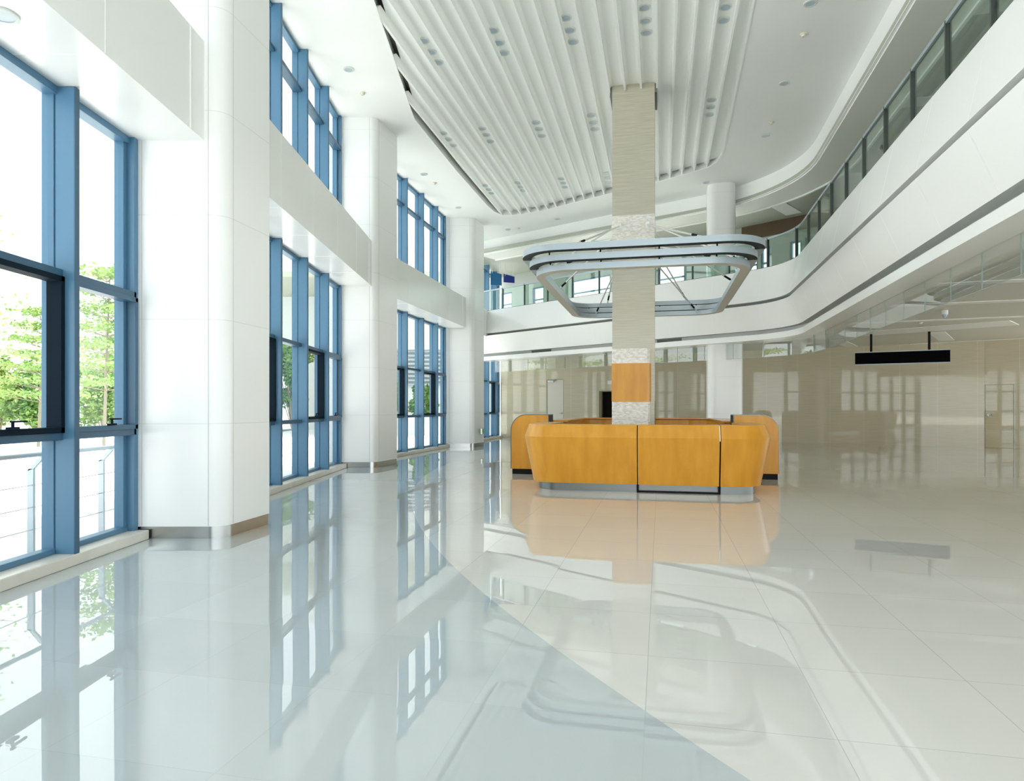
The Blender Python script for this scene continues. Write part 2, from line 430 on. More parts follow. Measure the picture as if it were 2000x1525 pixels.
# ------------------------------------------------------------------ white wall columns
def wall_column(C0, far, label, zt=CZ):
    cx, cy = C0; fx, fy = cx+far[0], cy+far[1]
    k = fillet((cx-.9, cy), (cx, cy), (fx, fy), .2, 10)
    L = math.hypot(*far); bx = cx-1.12
    poly = [(bx, cy)] + k[1:-1] + [(fx-.01*far[0]/L, fy-.01), (fx-.012, fy+.004), (bx+far[0]*.6, fy+.25)]
    root = empty('white_column', (cx-.5, cy+.4, 0), label, 'column', 'white columns along the window wall')
    a = MB(); a.prism(poly, .13, zt); a.build('cladding', M['column'], root)
    c0 = ((bx+fx)/2, cy+far[1]/2)
    ins = [(c0[0]+(x-c0[0])*.985, c0[1]+(y-c0[1])*.975) for x, y in poly]
    a = MB(); a.prism(ins, 0, .13); a.build('steel_base', M['steel'], root)
    # vertical panel joints
    a = MB()
    for (x, y) in (k[1], k[-2], (cx-.88, cy)):
        a.tube((x, y, .14), (x, y, zt-.01), .0035, 6)
    a.build('panel_joint', M['gap'], root)
    return root
cols = [((-3.09, 7.14), (.16, .91), 'large white panelled column nearest the camera'),
        ((-3.20, 15.65), (.31, 1.12), 'white panelled column second from the camera'),
        ((-1.38, 23.9), (.33, 1.0), 'white panelled column third from the camera, green sign at its foot')]
for a, b, l_ in cols: wall_column(a, b, l_)
# small plates on the third column
p = at(940.5, 842, 24.35)
r = empty('evacuation_sign', (p.x+.03, p.y, p.z-.1), 'small green lit evacuation sign low on the third column', 'sign')
a = MB(); a.hexa([(p.x-.02, p.y-.14, p.z-.1), (p.x+.03, p.y-.14, p.z-.1), (p.x+.09, p.y+.14, p.z-.1), (p.x+.04, p.y+.14, p.z-.1)],
                 [(p.x-.02, p.y-.14, p.z+.1), (p.x+.03, p.y-.14, p.z+.1), (p.x+.09, p.y+.14, p.z+.1), (p.x+.04, p.y+.14, p.z+.1)])
a.build('housing', M['steel'], r)
a = MB(); a.hexa([(p.x+.0, p.y-.10, p.z-.07), (p.x+.045, p.y-.10, p.z-.07), (p.x+.085, p.y+.10, p.z-.07), (p.x+.04, p.y+.10, p.z-.07)],
                 [(p.x+.0, p.y-.10, p.z+.07), (p.x+.045, p.y-.10, p.z+.07), (p.x+.085, p.y+.10, p.z+.07), (p.x+.04, p.y+.10, p.z+.07)])
a.build('green_face', M['green'], r)

# ------------------------------------------------------------------ window wall: curb, beams, windows
def bbox(m, bay, s0, s1, d0, d1, z0, z1, mi=0):
    q = [(s0, d0), (s1, d0), (s1, d1), (s0, d1)]
    m.hexa([bay_pt(bay, s, d, z0) for s, d in q], [bay_pt(bay, s, d, z1) for s, d in q], mi)
bays = {1: (-3.2, 7.12), 2: (8.0, 15.63), 3: (.25, 7.62), 4: (8.7, 15.95)}
fins = {1: [-2.8, -1.3, .15, 1.6, 3.05, 4.5, 5.96], 2: [8.4, 9.83, 11.26, 12.7, 14.15], 3: [.75, 2.15, 3.58, 5.0, 6.4], 4: [9.3, 10.7, 12.1, 13.5, 14.9]}
bayname = {1: 'nearest bay', 2: 'second bay', 3: 'third bay', 4: 'farthest bay'}
cb = MB()
for b_, (s0, s1) in bays.items(): bbox(cb, b_, s0, s1, -.36, 0, -.02, .10)
for b_, (s0, s1) in bays.items():
    m = MB(); bbox(m, b_, s0, s1, -.36, 0, 0, .10)
    struct(m.build(f'trim_{b_}', M['stone'], bevel=.008), f'cream stone kerb under the windows of the {bayname[b_]}', 'kerb')
    m = MB(); bbox(m, b_, s0-.2 if b_ > 1 else s0, s1+.1, -.36, .58, 4.27, 5.33)
    n_ = int((s1-s0)/1.9)+1
    for i in range(1, n_):
        s = s0+(s1-s0)*i/n_
        bbox(m, b_, s-.004, s+.004, .579, .583, 4.275, 5.325, 1)
        bbox(m, b_, s-.003, s+.003, -.2, .578, 4.267, 4.2705, 1)
    bbox(m, b_, s1-.30, s1-.27, .575, .588, 4.275, 5.325, 1)
    struct(m.build('beam', [M['white'], M['seam']]), f'white boxed beam between lower and upper windows of the {bayname[b_]}', 'beam')
def window(num, bay, z0, z1, trans, sash_rows, label):
    s0, s1 = bays[bay]; fs = fins[bay]
    p = bay_pt(bay, (s0+s1)/2, -.25, z0)
    root = empty(f'window_{num}', p, label, 'window'); root['kind'] = 'structure'
    f = MB()
    bbox(f, bay, s0, s1, -.30, -.19, z0, z0+.05); bbox(f, bay, s0, s1, -.30, -.17, z1-.07, z1)
    bbox(f, bay, s0, s0+.05, -.30, -.05, z0, z1); bbox(f, bay, s1-.07, s1, -.30, -.12, z0, z1)
    bbox(f, bay, s1-.13, s1-.07, -.30, -.20, z0, z1)
    f.build('frame', M['blue'], root, bevel=.004)
    for s in fs:
        g = MB(); bbox(g, bay, s-.03, s+.03, -.19, -.02, z0, z1-.005); 
        bbox(g, bay, s-.035, s+.045, -.31, -.20, z0, z1)
        bbox(g, bay, s-.02, s+.02, -.205, -.185, z0, z1-.005)
        mu = g.build('mullion', M['blue'], root, bevel=.004)
        g = MB(); bbox(g, bay, s-.031, s+.031, -.02, -.012, z0, z1-.005); g.build('shade_strip', M['midblue'], mu)  # darker strip: shade on the fin's room-facing end, put into the colour
    for z in trans:
        edges = [s0]+fs+[s1]
        g = MB()
        for a, b in zip(edges, edges[1:]): bbox(g, bay, a+.03, b-.03, -.29, -.12, z-.035, z+.035)
        g.build('transom', M['midblue'], root, bevel=.004)
    g = MB(); bbox(g, bay, s0+.02, s1-.05, -.256, -.250, z0+.02, z1-.03); g.build('glass_pane', M['glass'], root, smooth=False)
    if sash_rows:
        lo, hi = sash_rows; edges = [s0]+fs+[s1]
        for i, (a, b) in enumerate(zip(edges, edges[1:])):
            if bay > 1 and i % 3 == 0: continue
            if b-a < .7: continue
            a2, b2 = a+.032, b-.032; w_ = .05
            g = MB()
            bbox(g, bay, a2, a2+w_, -.235, -.10, lo, hi); bbox(g, bay, b2-w_, b2, -.235, -.10, lo, hi)
            bbox(g, bay, a2, b2, -.235, -.10, lo, lo+w_); bbox(g, bay, a2, b2, -.235, -.10, hi-w_, hi)
            sa = g.build('sash', M['midblue'] if b == s1 else M['navy'], root, bevel=.004)
            if bay <= 2:
                c = (a+b)/2+.05; h = MB()
                bbox(h, bay, c-.05, c+.05, -.10, -.06, lo+.05, lo+.07)
                h.tube(bay_pt(bay, c, -.08, lo+.07), bay_pt(bay, c, -.08, lo+.11), .012, 8)
                bbox(h, bay, c-.02, c+.15, -.09, -.07, lo+.105, lo+.12)
                h.build('handle', M['navy'], sa)
    return root
for b_ in (1, 2, 3, 4):
    window(b_, b_, .10, 4.27, (1.15, 2.60), (1.18, 2.57), f'blue framed full height lower window of the {bayname[b_]}')
    window(b_+4, b_, 5.33, CZ, (7.45,), None, f'blue framed clerestory window above the beam, {bayname[b_]}')

# ------------------------------------------------------------------ back walls
def wall_strip(path, t, z0, z1, holes, name, m, label):
    """holes: (s0, s1, z0, z1) along the path; wall is cut around them"""
    seg = []; s = 0
    for a, b in zip(path, path[1:]):
        L = math.hypot(b[0]-a[0], b[1]-a[1]); seg.append((s, s+L, a, b)); s += L
    def P(q, o):
        for s0, s1, a, b in seg:
            if q <= s1+1e-6: break
        f = (q-s0)/(s1-s0); d = ((b[0]-a[0])/(s1-s0), (b[1]-a[1])/(s1-s0)); n = (-d[1], d[0])
        return (a[0]+(b[0]-a[0])*f+n[0]*o, a[1]+(b[1]-a[1])*f+n[1]*o)
    cuts = sorted(set([0, s]+[x[0] for x in seg]+[h[0] for h in holes]+[h[1] for h in holes]))
    mb = MB()
    for a, b in zip(cuts, cuts[1:]):
        if b-a < 1e-4: continue
        mid = (a+b)/2; zz = [(z0, z1)]
        for h in holes:
            if h[0] <= mid <= h[1]:
                zz = [(z0, h[2]), (h[3], z1)]
        for u0, u1 in zz:
            if u1-u0 < 1e-3: continue
            e = 1e-4
            q = [P(a+e, 0), P(b-e, 0), P(b-e, t), P(a+e, t)]
            mb.hexa([(x, y, u0) for x, y in q], [(x, y, u1) for x, y in q])
    o = mb.build(name, m, smooth=False); struct(o, label, 'wall'); return o, P
def s_at(path, x):
    """arc length where the view ray at pixel column x meets the path"""
    k = (x-1000)/F; s = 0
    for a, b in zip(path, path[1:]):
        L = math.hypot(b[0]-a[0], b[1]-a[1]); fa, fb = a[0]-k*a[1], b[0]-k*b[1]
        if fa*fb <= 0: return s+L*fa/(fa-fb)
        s += L
    return s
d1 = (s_at(W, 1068), s_at(W, 1101)); d2 = (s_at(W, 1170), s_at(W, 1226)); d3 = (s_at(W, 1923), s_at(W, 1981))
wb, WP = wall_strip(W, .25, 0, 3.9, [(d1[0], d1[1], 0, 2.73), (d2[0], d2[1], 0, 2.18), (d3[0], d3[1], 0, 2.24)], 'wall_back', M['trav'],
                    'glossy beige travertine wall at the back of the ground floor')
def wbox(m, P, s0, s1, o0, o1, z0, z1, mi=0):
    q = [P(s0, o0), P(s1, o0), P(s1, o1), P(s0, o1)]
    m.hexa([(x, y, z0) for x, y in q], [(x, y, z1) for x, y in q], mi)
jm = MB(); q_ = 1.1
while q_ < 22:
    if not any(h[0]-.05 < q_ < h[1]+.05 for h in (d1, d2, d3)): wbox(jm, WP, q_-.0015, q_+.0015, -.0015, 0, .01, 3.79)
    q_ += 1.2
jo = jm.build('panel_joint', M['seam'], wb, smooth=False)
# doors
def door(n, d, zt, leaf, label, frame, hs):
    c = WP((d[0]+d[1])/2, .1); r = empty(f'door_{n}', (c[0], c[1], 0), label, 'door'); r['kind'] = 'structure'
    m = MB(); wbox(m, WP, d[0]+.02, d[1]-.02, .012, .06, .002, zt-.015); m.build('leaf', leaf, r, bevel=.003)
    m = MB(); wbox(m, WP, d[0], d[0]+.015, 0, .2, 0, zt); wbox(m, WP, d[1]-.015, d[1], 0, .2, 0, zt); wbox(m, WP, d[0], d[1], 0, .2, zt-.012, zt)
    wbox(m, WP, d[0], d[1], .2, .24, 0, zt); m.build('frame', frame, r)
    s = d[1]-.1 if hs > 0 else d[0]+.12
    m = MB(); a = WP(s, .012); b = WP(s, -.05); m.tube((a[0], a[1], 1.16), (b[0], b[1], 1.16), .018, 10)
    a = WP(s, -.045); b = WP(s-.11*hs, -.045); m.tube((a[0], a[1], 1.16), (b[0], b[1], 1.16), .014, 10)
    a = WP(s, .012); b = WP(s, -.008); m.tube((a[0], a[1], 1.16), (b[0], b[1], 1.16), .045, 14)
    m.build('handle', M['steel'], r)
    return r
r = door(1, d1, 2.73, M['door'], 'tall cream door in the back wall left of the desk pillar', M['brownframe'], 1)
m = MB(); wbox(m, WP, d1[0]+.08, d1[0]+.34, -.05, .02, 2.60, 2.67); a = WP(d1[0]+.3, -.06); b = WP(d1[0]+.48, -.03); m.tube((a[0], a[1], 2.66), (b[0], b[1], 2.70), .012, 6)
m.build('door_closer', M['steel'], r)
door(2, d3, 2.24, M['trav'], 'travertine clad flush door in the right part of the back wall', M['gap'], -1)
c = WP((d2[0]+d2[1])/2, .1); r = empty('door_3', (c[0], c[1], 0), 'dark open doorway with a brown frame behind the desk', 'doorway'); r['kind'] = 'structure'
m = MB(); wbox(m, WP, d2[0], d2[0]+.12, -.01, .25, 0, 2.18); wbox(m, WP, d2[1]-.12, d2[1], -.01, .25, 0, 2.18); wbox(m, WP, d2[0]+.12, d2[1]-.12, 0, .25, 2.14, 2.18)
m.build('frame', M['brownframe'], r)
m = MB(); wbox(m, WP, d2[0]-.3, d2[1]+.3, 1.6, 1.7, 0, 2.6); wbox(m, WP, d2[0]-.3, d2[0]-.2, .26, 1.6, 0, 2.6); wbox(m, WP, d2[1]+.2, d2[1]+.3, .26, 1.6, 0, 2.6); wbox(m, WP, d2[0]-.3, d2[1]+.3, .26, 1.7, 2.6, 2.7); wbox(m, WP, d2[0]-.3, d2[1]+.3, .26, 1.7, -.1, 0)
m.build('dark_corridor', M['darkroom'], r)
s_ = s_at(W, 1187); m = MB(); wbox(m, WP, s_, s_+.36, -.05, -.001, 2.48, 2.64)
tag(m.build('exit_sign_box', M['plastic'], bevel=.006), 'small white sign box above the dark doorway, half behind the pillar', 'sign box')

# ------------------------------------------------------------------ balcony slab, low ceiling, gallery
prof = [(.20, 5.33), (0, 4.39), (.13, 4.39), (.13, 4.30), (0, 4.30), (.30, 3.615), (.50, 3.615), (.50, 3.50), (.33, 3.50), (.33, 3.34),
        (1.05, 3.34), (1.05, 3.80), (1.3, 3.80), (1.3, 4.65), (.42, 4.65), (.42, 5.33)]
mis = [0, 0, 1, 0, 0, 2, 2, 0, 0, 0, 0, 0, 0, 0, 0, 0]  # reveal faces under the lower fascia painted grey for the shadow there
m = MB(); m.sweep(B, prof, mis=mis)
# fine joints between the cladding panels
acc = resample(B, 1.22)
sB = normals(B)
def path_frames(path, step):
    out = []; acc = step*.5
    for a, b in zip(path, path[1:]):
        L = math.hypot(b[0]-a[0], b[1]-a[1]); d = ((b[0]-a[0])/L, (b[1]-a[1])/L)
        while acc < L: out.append(((a[0]+d[0]*acc, a[1]+d[1]*acc), d, (d[1], -d[0]))); acc += step
        acc -= L
    return out
def joint(m, fr, o0, z0, o1, z1, wd=.004, mi=3):
    (x, y), d, n = fr
    for_ = [(o0, z0), (o1, z1)]
    def q(o, z, s): return (x+n[0]*o+d[0]*s, y+n[1]*o+d[1]*s, z)
    e = -.002
    m.quad(q(o0+e, z0, -wd), q(o0+e, z0, wd), q(o1+e, z1, wd), q(o1+e, z1, -wd), mi)
for fr in path_frames(B, 1.5):
    joint(m, fr, .20, 5.325, 0, 4.395)
    joint(m, fr, 0, 4.295, .30, 3.62)
struct(m.build('balcony_slab', [M['white'], M['recess'], M['gap'], M['seam']]), 'curved white balcony front with a dark shadow groove', 'balcony')
# grilles in the reveal
for xs, lb in (((1038, 1076), 'thin grey air grille in the balcony reveal left of the pillar'), ((1283, 1331), 'thin grey air grille in the balcony reveal right of the pillar')):
    pb = offset(B, .485); s0, s1 = s_at(pb, xs[1]), s_at(pb, xs[0])
    fr = path_frames(pb, .01)
    s0, s1 = sorted((s0, s1)); fr = fr[int(s0/.01):int(s1/.01)]
    a, b = fr[0], fr[-1]
    r = empty('air_grille', (a[0][0], a[0][1], 3.51), lb, 'air grille', 'air grilles in the balcony reveal')
    m = MB(); n = a[2]
    A, Bp = a[0], b[0]
    m.hexa([(A[0], A[1], 3.515), (Bp[0], Bp[1], 3.515), (Bp[0]+n[0]*.012, Bp[1]+n[1]*.012, 3.515), (A[0]+n[0]*.012, A[1]+n[1]*.012, 3.515)],
           [(A[0], A[1], 3.605), (Bp[0], Bp[1], 3.605), (Bp[0]+n[0]*.012, Bp[1]+n[1]*.012, 3.605), (A[0]+n[0]*.012, A[1]+n[1]*.012, 3.605)])
    m.build('backing', M['recess'], r)
    m = MB()
    for z in (3.52, 3.545, 3.57, 3.595): m.tube((A[0]-n[0]*.004, A[1]-n[1]*.004, z), (Bp[0]-n[0]*.004, Bp[1]-n[1]*.004, z), .005, 6)
    m.build('slat', M['post'], r)
# low ceiling of the ground floor
lo = offset(B, 1.04)
lowp = lo + [(-.75, 31.7), (-.5, 32.0)] + [WP(12.45, .05), W[2], W[3], (22.5, 18.5), (27, 10), (27, -4)]
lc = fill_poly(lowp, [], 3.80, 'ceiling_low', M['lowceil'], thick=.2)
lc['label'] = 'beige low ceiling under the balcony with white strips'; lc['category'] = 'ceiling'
st = MB()
def cstrip(pts, zz=3.80):
    st.quad(*[(p[0], p[1], zz-.006) for p in pts])
def zp(x, y, z=3.79): p = atz(x, y, z); return (p.x, p.y)
strips = [[(1600, 654), (1842, 639), (2150, 628), (2150, 640)] , ]
def band(x0, y0, x1, y1, wd):
    a, b = Vector(zp(x0, y0)), Vector(zp(x1, y1)); d = (b-a).normalized(); n = Vector((-d.y, d.x))
    st.hexa([(a.x, a.y, 3.782), (b.x, b.y, 3.782), ((b+n*wd).x, (b+n*wd).y, 3.782), ((a+n*wd).x, (a+n*wd).y, 3.782)],
            [(a.x, a.y, 3.799), (b.x, b.y, 3.799), ((b+n*wd).x, (b+n*wd).y, 3.799), ((a+n*wd).x, (a+n*wd).y, 3.799)])
band(1590, 663, 1990, 634, -1.3)
band(1600, 634, 2050, 615, .28)
band(1640, 600, 2080, 582, .30)
band(1700, 560, 2100, 540, .30)
band(1846, 648, 1864, 664, .45)
band(1648, 664, 1676, 676, .45)
band(1440, 690, 2100, 655.5, .12)
so = st.build('ceiling_strip', M['strip'], smooth=False); struct(so, 'white strips on the low beige ceiling', 'ceiling strip')
# gallery floor and ceiling, gallery wall with windows
G = offset(B, 4.2)
G[0] = (G[0][0], G[0][1]); G[-1] = (-.55, 32.3)
gfp = offset(B, 1.2) + [(-.75, 31.9)] + list(reversed(offset(B, 4.45)))[1:]
gf = fill_poly(gfp, [], 4.62, 'floor_gallery', M['lowceil'], thick=.03); gf['label'] = 'upper gallery floor'; gf['category'] = 'floor'
GCZ = 7.74
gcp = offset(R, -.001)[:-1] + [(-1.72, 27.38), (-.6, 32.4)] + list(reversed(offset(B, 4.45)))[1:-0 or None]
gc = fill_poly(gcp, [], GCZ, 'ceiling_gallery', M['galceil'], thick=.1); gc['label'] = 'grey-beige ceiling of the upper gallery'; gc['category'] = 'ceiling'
m = MB(); m.sweep(R, [(0, CZ+.1), (0, GCZ-.02), (.06, GCZ-.02), (.06, GCZ-.05), (1.0, GCZ-.05), (1.0, GCZ-.09), (1.06, GCZ-.09), (1.06, GCZ+.05), (.3, GCZ+.05), (.3, CZ+.1)], mis=[0, 0, 0, 1, 0, 0, 0, 0, 0, 0])
struct(m.build('trim_5', [M['ceil'], mat('soffit_grey', (0.80, 0.81, 0.76), 0.5)]), 'curved white rim where the high ceiling ends at the gallery', 'ceiling rim')
m = MB()
for (x0, y0, x1, y1, wd) in ((1515, 385, 1566, 415, .5),):
    a, b = atz(x0, y0, GCZ-.02), atz(x1, y1, GCZ-.02); d = (b-a).normalized(); n = Vector((-d.y, d.x, 0))
    m.hexa([a, b, b+n*wd, a+n*wd], [p+Vector((0, 0, .018)) for p in (a, b, b+n*wd, a+n*wd)])
for fr in path_frames(offset(B, 2.6), 3.4)[:6]:
    (x, y), d, n = fr
    q = [(x-d[0]*.2-n[0]*1.0, y-d[1]*.2-n[1]*1.0), (x+d[0]*.2-n[0]*1.0, y+d[1]*.2-n[1]*1.0), (x+d[0]*.2+n[0]*1.4, y+d[1]*.2+n[1]*1.4), (x-d[0]*.2+n[0]*1.4, y-d[1]*.2+n[1]*1.4)]
    m.prism(q, GCZ-.03, GCZ-.001)
struct(m.build('ceiling_strip', M['strip'], smooth=False), 'pale cross strips on the gallery ceiling', 'ceiling strip')
gw = [(962, 1000), (1040, 1062), (1116, 1192), (1204, 1270), (1284, 1338), (1392, 1440), (1452, 1480), (1486, 1504), (1543, 1566)]
holes = []
for x0, x1 in gw:
    a, b = sorted((s_at(G, x0), s_at(G, x1))); holes.append((a, b, 4.75, 6.95))
Gr = G
gwall, GP = wall_strip(list(reversed(Gr)), .2, 4.62, GCZ, [], 'wall_dummy', M['trav'], 'x')
bpy.data.objects.remove(gwall, do_unlink=True)
rl = list(reversed(G)); tot = sum(math.hypot(b[0]-a[0], b[1]-a[1]) for a, b in zip(rl, rl[1:]))
holes = [(tot-b, tot-a, z0, z1) for a, b, z0, z1 in holes]
gwall, GP = wall_strip(rl, .2, 4.62, GCZ, holes, 'wall_gallery', mat('gallery_wall', (0.44, 0.46, 0.42), 0.35), 'grey wall at the back of the upper gallery')
r = empty('window_9', (*GP(holes[3][0], 0), 4.75), 'row of bright windows in the back wall of the upper gallery', 'window'); r['kind'] = 'structure'
fm, gm = MB(), MB()
for h in holes:
    for q in (h[0]+.03, h[1]-.03): wbox(fm, GP, q-.03, q+.03, .03, .13, h[2], h[3])
    wbox(fm, GP, h[0], h[1], .03, .13, h[3]-.06, h[3]); wbox(fm, GP, h[0], h[1], .03, .13, h[2], h[2]+.06); wbox(fm, GP, h[0], h[1], .03, .13, 6.35, 6.41)
    wbox(gm, GP, h[0], h[1], .075, .083, h[2], h[3])
fm.build('frame', M['blue'], r); gm.build('glass_pane', M['glass'], r, smooth=False)
m = MB()
a = tot-s_at(G, 1640); b = tot-s_at(G, 1450)
a, b = sorted((a, b)); n_ = 12
for i in range(n_):
    wbox(m, GP, a+(b-a)*i/n_, a+(b-a)*(i+1)/n_, -.06, -.001, 7.28, GCZ-.001)
struct(m.build('trim_6', M['woodwall']), 'brown timber band under the gallery ceiling', 'timber band')
# blue hanging boards in the far gallery
for (x0, x1, y0, y1, D, mt, nm, lb) in ((958, 980, 534, 556, 28.6, M['blueboard'], 'blue_board', 'bright blue board hanging in the far gallery above the glass rail'),
                                        (983.5, 1005, 539, 551, 28.9, M['navyboard'], 'blue_board', 'dark navy board hanging right of the bright blue board')):
    a, b = at(x0, y1, D), at(x1, y0, D+.3)
    r = empty(nm, (a.x, a.y, a.z), lb, 'board', 'hanging blue boards')
    m = MB(); m.hexa([(a.x, a.y, a.z), (b.x, b.y, a.z+.02), (b.x, b.y+.04, a.z+.02), (a.x, a.y+.04, a.z)], [(a.x, a.y, b.z+.04), (b.x, b.y, b.z-.03), (b.x, b.y+.04, b.z-.03), (a.x, a.y+.04, b.z+.04)])
    m.build('panel', mt, r)
    m = MB()
    for f in (.15, .85): MB().tube((a.x+(b.x-a.x)*f, a.y+.1*f+.02, b.z-.05), (a.x+(b.x-a.x)*f, a.y+.1*f+.02, GCZ), .008, 6).build('hanger', M['silver'], r)

# glass balustrade on the balcony
bl = offset(B, .30)
r = empty('glass_balustrade', (bl[0][0], bl[0][1], 5.33), 'long curved glass balustrade with metal posts on the balcony edge', 'balustrade')
m = MB(); m.sweep(bl, [(-.025, 6.13), (.025, 6.13), (.025, 6.18), (-.025, 6.18)]); m.build('top_rail', M['zinc'], r)
m = MB(); m.sweep(bl, [(-.03, 5.331), (.03, 5.331), (.03, 5.36), (-.03, 5.36)]); m.build('bottom_channel', M['post'], r)
frs = path_frames(bl, 1.2)
sh = .35
for i, fr in enumerate(frs):
    (x, y), d, n = fr
    if y < -1: continue
    m = MB(); q = [(x-d[0]*.016-n[0]*.03, y-d[1]*.016-n[1]*.03), (x+d[0]*.016-n[0]*.03, y+d[1]*.016-n[1]*.03), (x+d[0]*.016+n[0]*.045, y+d[1]*.016+n[1]*.045), (x-d[0]*.016+n[0]*.045, y-d[1]*.016+n[1]*.045)]
    m.prism(q, 5.331, 6.17); m.build('post', M['post'], r, bevel=.003)
    if i+1 < len(frs):
        (x2, y2), e, n2 = frs[i+1]
        a = (x+d[0]*.03, y+d[1]*.03); b = (x2-e[0]*.03, y2-e[1]*.03)
        m = MB(); m.prism([a, b, (b[0]+n2[0]*.012, b[1]+n2[1]*.012), (a[0]+n[0]*.012, a[1]+n[1]*.012)], 5.36, 6.13)
        m.build('glass_pane', M['glassg'], r, smooth=False)

# hanging smoke curtain glass below the balcony
gl = offset(B, .76)
fr = path_frames(gl, .95)
r = empty('glass_smoke_curtain', (fr[0][0][0], fr[0][0][1], 3.34), 'frameless glass smoke curtain hanging under the balcony edge', 'glass curtain')
for i in range(len(fr)-1):
    (x, y), d, n = fr[i]; (x2, y2), e, n2 = fr[i+1]
    if y < -1: continue
    a = (x+d[0]*.004, y+d[1]*.004); b = (x2-e[0]*.004, y2-e[1]*.004)
    m = MB(); m.prism([a, b, (b[0]+n2[0]*.012, b[1]+n2[1]*.012), (a[0]+n[0]*.012, a[1]+n[1]*.012)], 2.88, 3.34)
    m.m = [0, 0, 0, 1, 0, 1]; m.build('glass_pane', [M['glassc'], M['glassedge']], r, smooth=False)
m = MB(); m.sweep([fr_[0] for fr_ in fr if fr_[0][1] > -1], [(.002, 2.872), (.010, 2.872), (.010, 2.879), (.002, 2.879)]); m.build('bottom_edge', M['glassedge'], r)

# far white column through both floors
r = empty('white_column', (6.47, 20.62, 0), 'white round-cornered column behind the desk under the balcony corner', 'column')
def fcol(hu, z0, z1, name, du=0):
    pc = (6.47, 20.62)
    q = rrect(0, 0, hu, .45, .26, 8)
    m = MB(); m.prism([(pc[0]+U[0]*(a+du)+V[0]*b, pc[1]+U[1]*(a+du)+V[1]*b) for a, b in q], z0, z1); return m.build(name, M['column'], r)
fcol(.52, 0, 3.34, 'lower_cladding', .10); fcol(.42, 3.34, CZ, 'upper_cladding')

# ------------------------------------------------------------------ pillar in the middle of the desk
r = empty('tan_pillar', (CC[0], CC[1], 0), 'tall square tan pillar clad in stone and orange wood rising from the desk', 'pillar')
def pbox(u0, u1, v0, v1, z0, z1): 
    return MB().prism([uv(u0, v0), uv(u1, v0), uv(u1, v1), uv(u0, v1)], z0, z1)
pbox(-.45, .45, -.45, .45, 0, 4.95).build('lower_shaft', M['tanpanel'], r)
pbox(-.452, .452, -.452, .452, 4.95, 5.56).build('stone_band', M['rough'], r)
pbox(-.45, .45, -.45, .45, 5.56, RP).build('upper_shaft', M['tanpanel'], r)
def clad(u0, u1, uf, z0, z1, t):
    return MB().prism([uv(u0, -.451-t), uv(u1, -.451-t), uv(uf, -.451), uv(u0, -.451)], z0, z1)
clad(-.45, .30, .355, 2.36, 2.68, .10).build('stone_facing', M['rough'], r)
clad(-.455, .31, .375, 1.54, 2.36, .115).build('wood_facing', M['wood'], r)
clad(-.45, .315, .36, 0, 1.54, .10).build('stone_facing', M['rough'], r)
pbox(.451, .458, -.44, .45, 0, 1.54).build('side_shade', M['woodwall'], r)  # dark sheet stands in for the shade on the pillar's lower right side
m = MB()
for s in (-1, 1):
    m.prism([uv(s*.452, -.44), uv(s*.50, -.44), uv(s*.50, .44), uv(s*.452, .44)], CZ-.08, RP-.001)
m.build('gap_shadow', M['recess'], r)  # dark plates stand in for the shadowed gaps beside the pillar top

# ------------------------------------------------------------------ reception desk
DU = .28
def out_open(hu, v_front, v_end, r_, n=10):
    """from the left end round the front to the right end; right of travel = outward"""
    p = [(-hu, v_end)]
    for i in range(n+1):
        a = PI+PI/2*i/n; p.append((-hu+r_+r_*math.cos(a), v_front+r_+r_*math.sin(a)))
    for i in range(n+1):
        a = -PI/2+PI/2*i/n; p.append((hu-r_+r_*math.cos(a), v_front+r_+r_*math.sin(a)))
    p.append((hu, v_end)); return p
def cut_u(path, lo=None, hi=None):
    """keeps the stretch of the front run between two u positions"""
    vf = min(p[1] for p in path); out = []
    front = [i for i in range(len(path)-1) if abs(path[i][1]-vf) < 1e-6 and abs(path[i+1][1]-vf) < 1e-6][0]
    left, right = path[:front+1], path[front+1:]
    if lo is None: return left+[(hi, vf)]
    if hi is None: return [(lo, vf)]+right
    return [(lo, vf), (hi, vf)]
def tw(path, du=DU): return [uv(a+du, b) for a, b in path]
desk = empty('reception_desk', (*uv(DU, -3.7), 0), 'orange wooden reception desk front with slanted faces and steel kick plate', 'reception desk')
full = out_open(2.07, -3.95, -1.75, .62)
dprof = [(-.46, 1.124), (-.08, 1.124), (0, .914), (-.16, .135), (-.46, .135)]
dprof = list(reversed(dprof))
for lo_, hi_, nm in ((None, -.088, 'front_panel'), (-.072, 1.212, 'gate_panel'), (1.236, None, 'front_panel')):
    m = MB(); m.sweep(tw(cut_u(full, lo_, hi_)), dprof); m.build(nm, M['wood'], desk)
for u0, u1 in ((-.088, -.072), (1.212, 1.236)):
    m = MB(); m.sweep(tw([(u0, -3.95), (u1, -3.95)]), [(-.44, .0), (-.20, .0), (-.18, .135), (-.03, .914), (-.10, 1.11), (-.44, 1.11)]); m.build('joint_strip', M['black'], desk)
m = MB(); m.sweep(tw([(1.213, -3.95), (1.224, -3.95)]), [(-.03, 0.87), (.004, .87), (.004, .914), (-.074, 1.115), (-.10, 1.115)]); m.build('white_edge_tape', M['plastic'], desk)
for lo_, hi_ in ((None, -.09), (1.24, None)):
    m = MB(); m.sweep(tw(cut_u(full, lo_, hi_)), [(-.44, 0), (-.26, 0), (-.26, .134), (-.44, .134)]); m.build('kick_plate', M['kick'], desk)
m = MB(); m.sweep(tw([(-.07, -3.95), (1.21, -3.95)]), [(-.44, .025), (-.28, .025), (-.28, .134), (-.44, .134)]); m.build('kick_plate', M['kick'], desk)
m = MB(); m.sweep(tw([(-.088, -3.95), (1.236, -3.95)]), [(-.40, 0), (-.22, 0), (-.22, .022), (-.40, .022)]); m.build('gate_threshold', M['black'], desk)
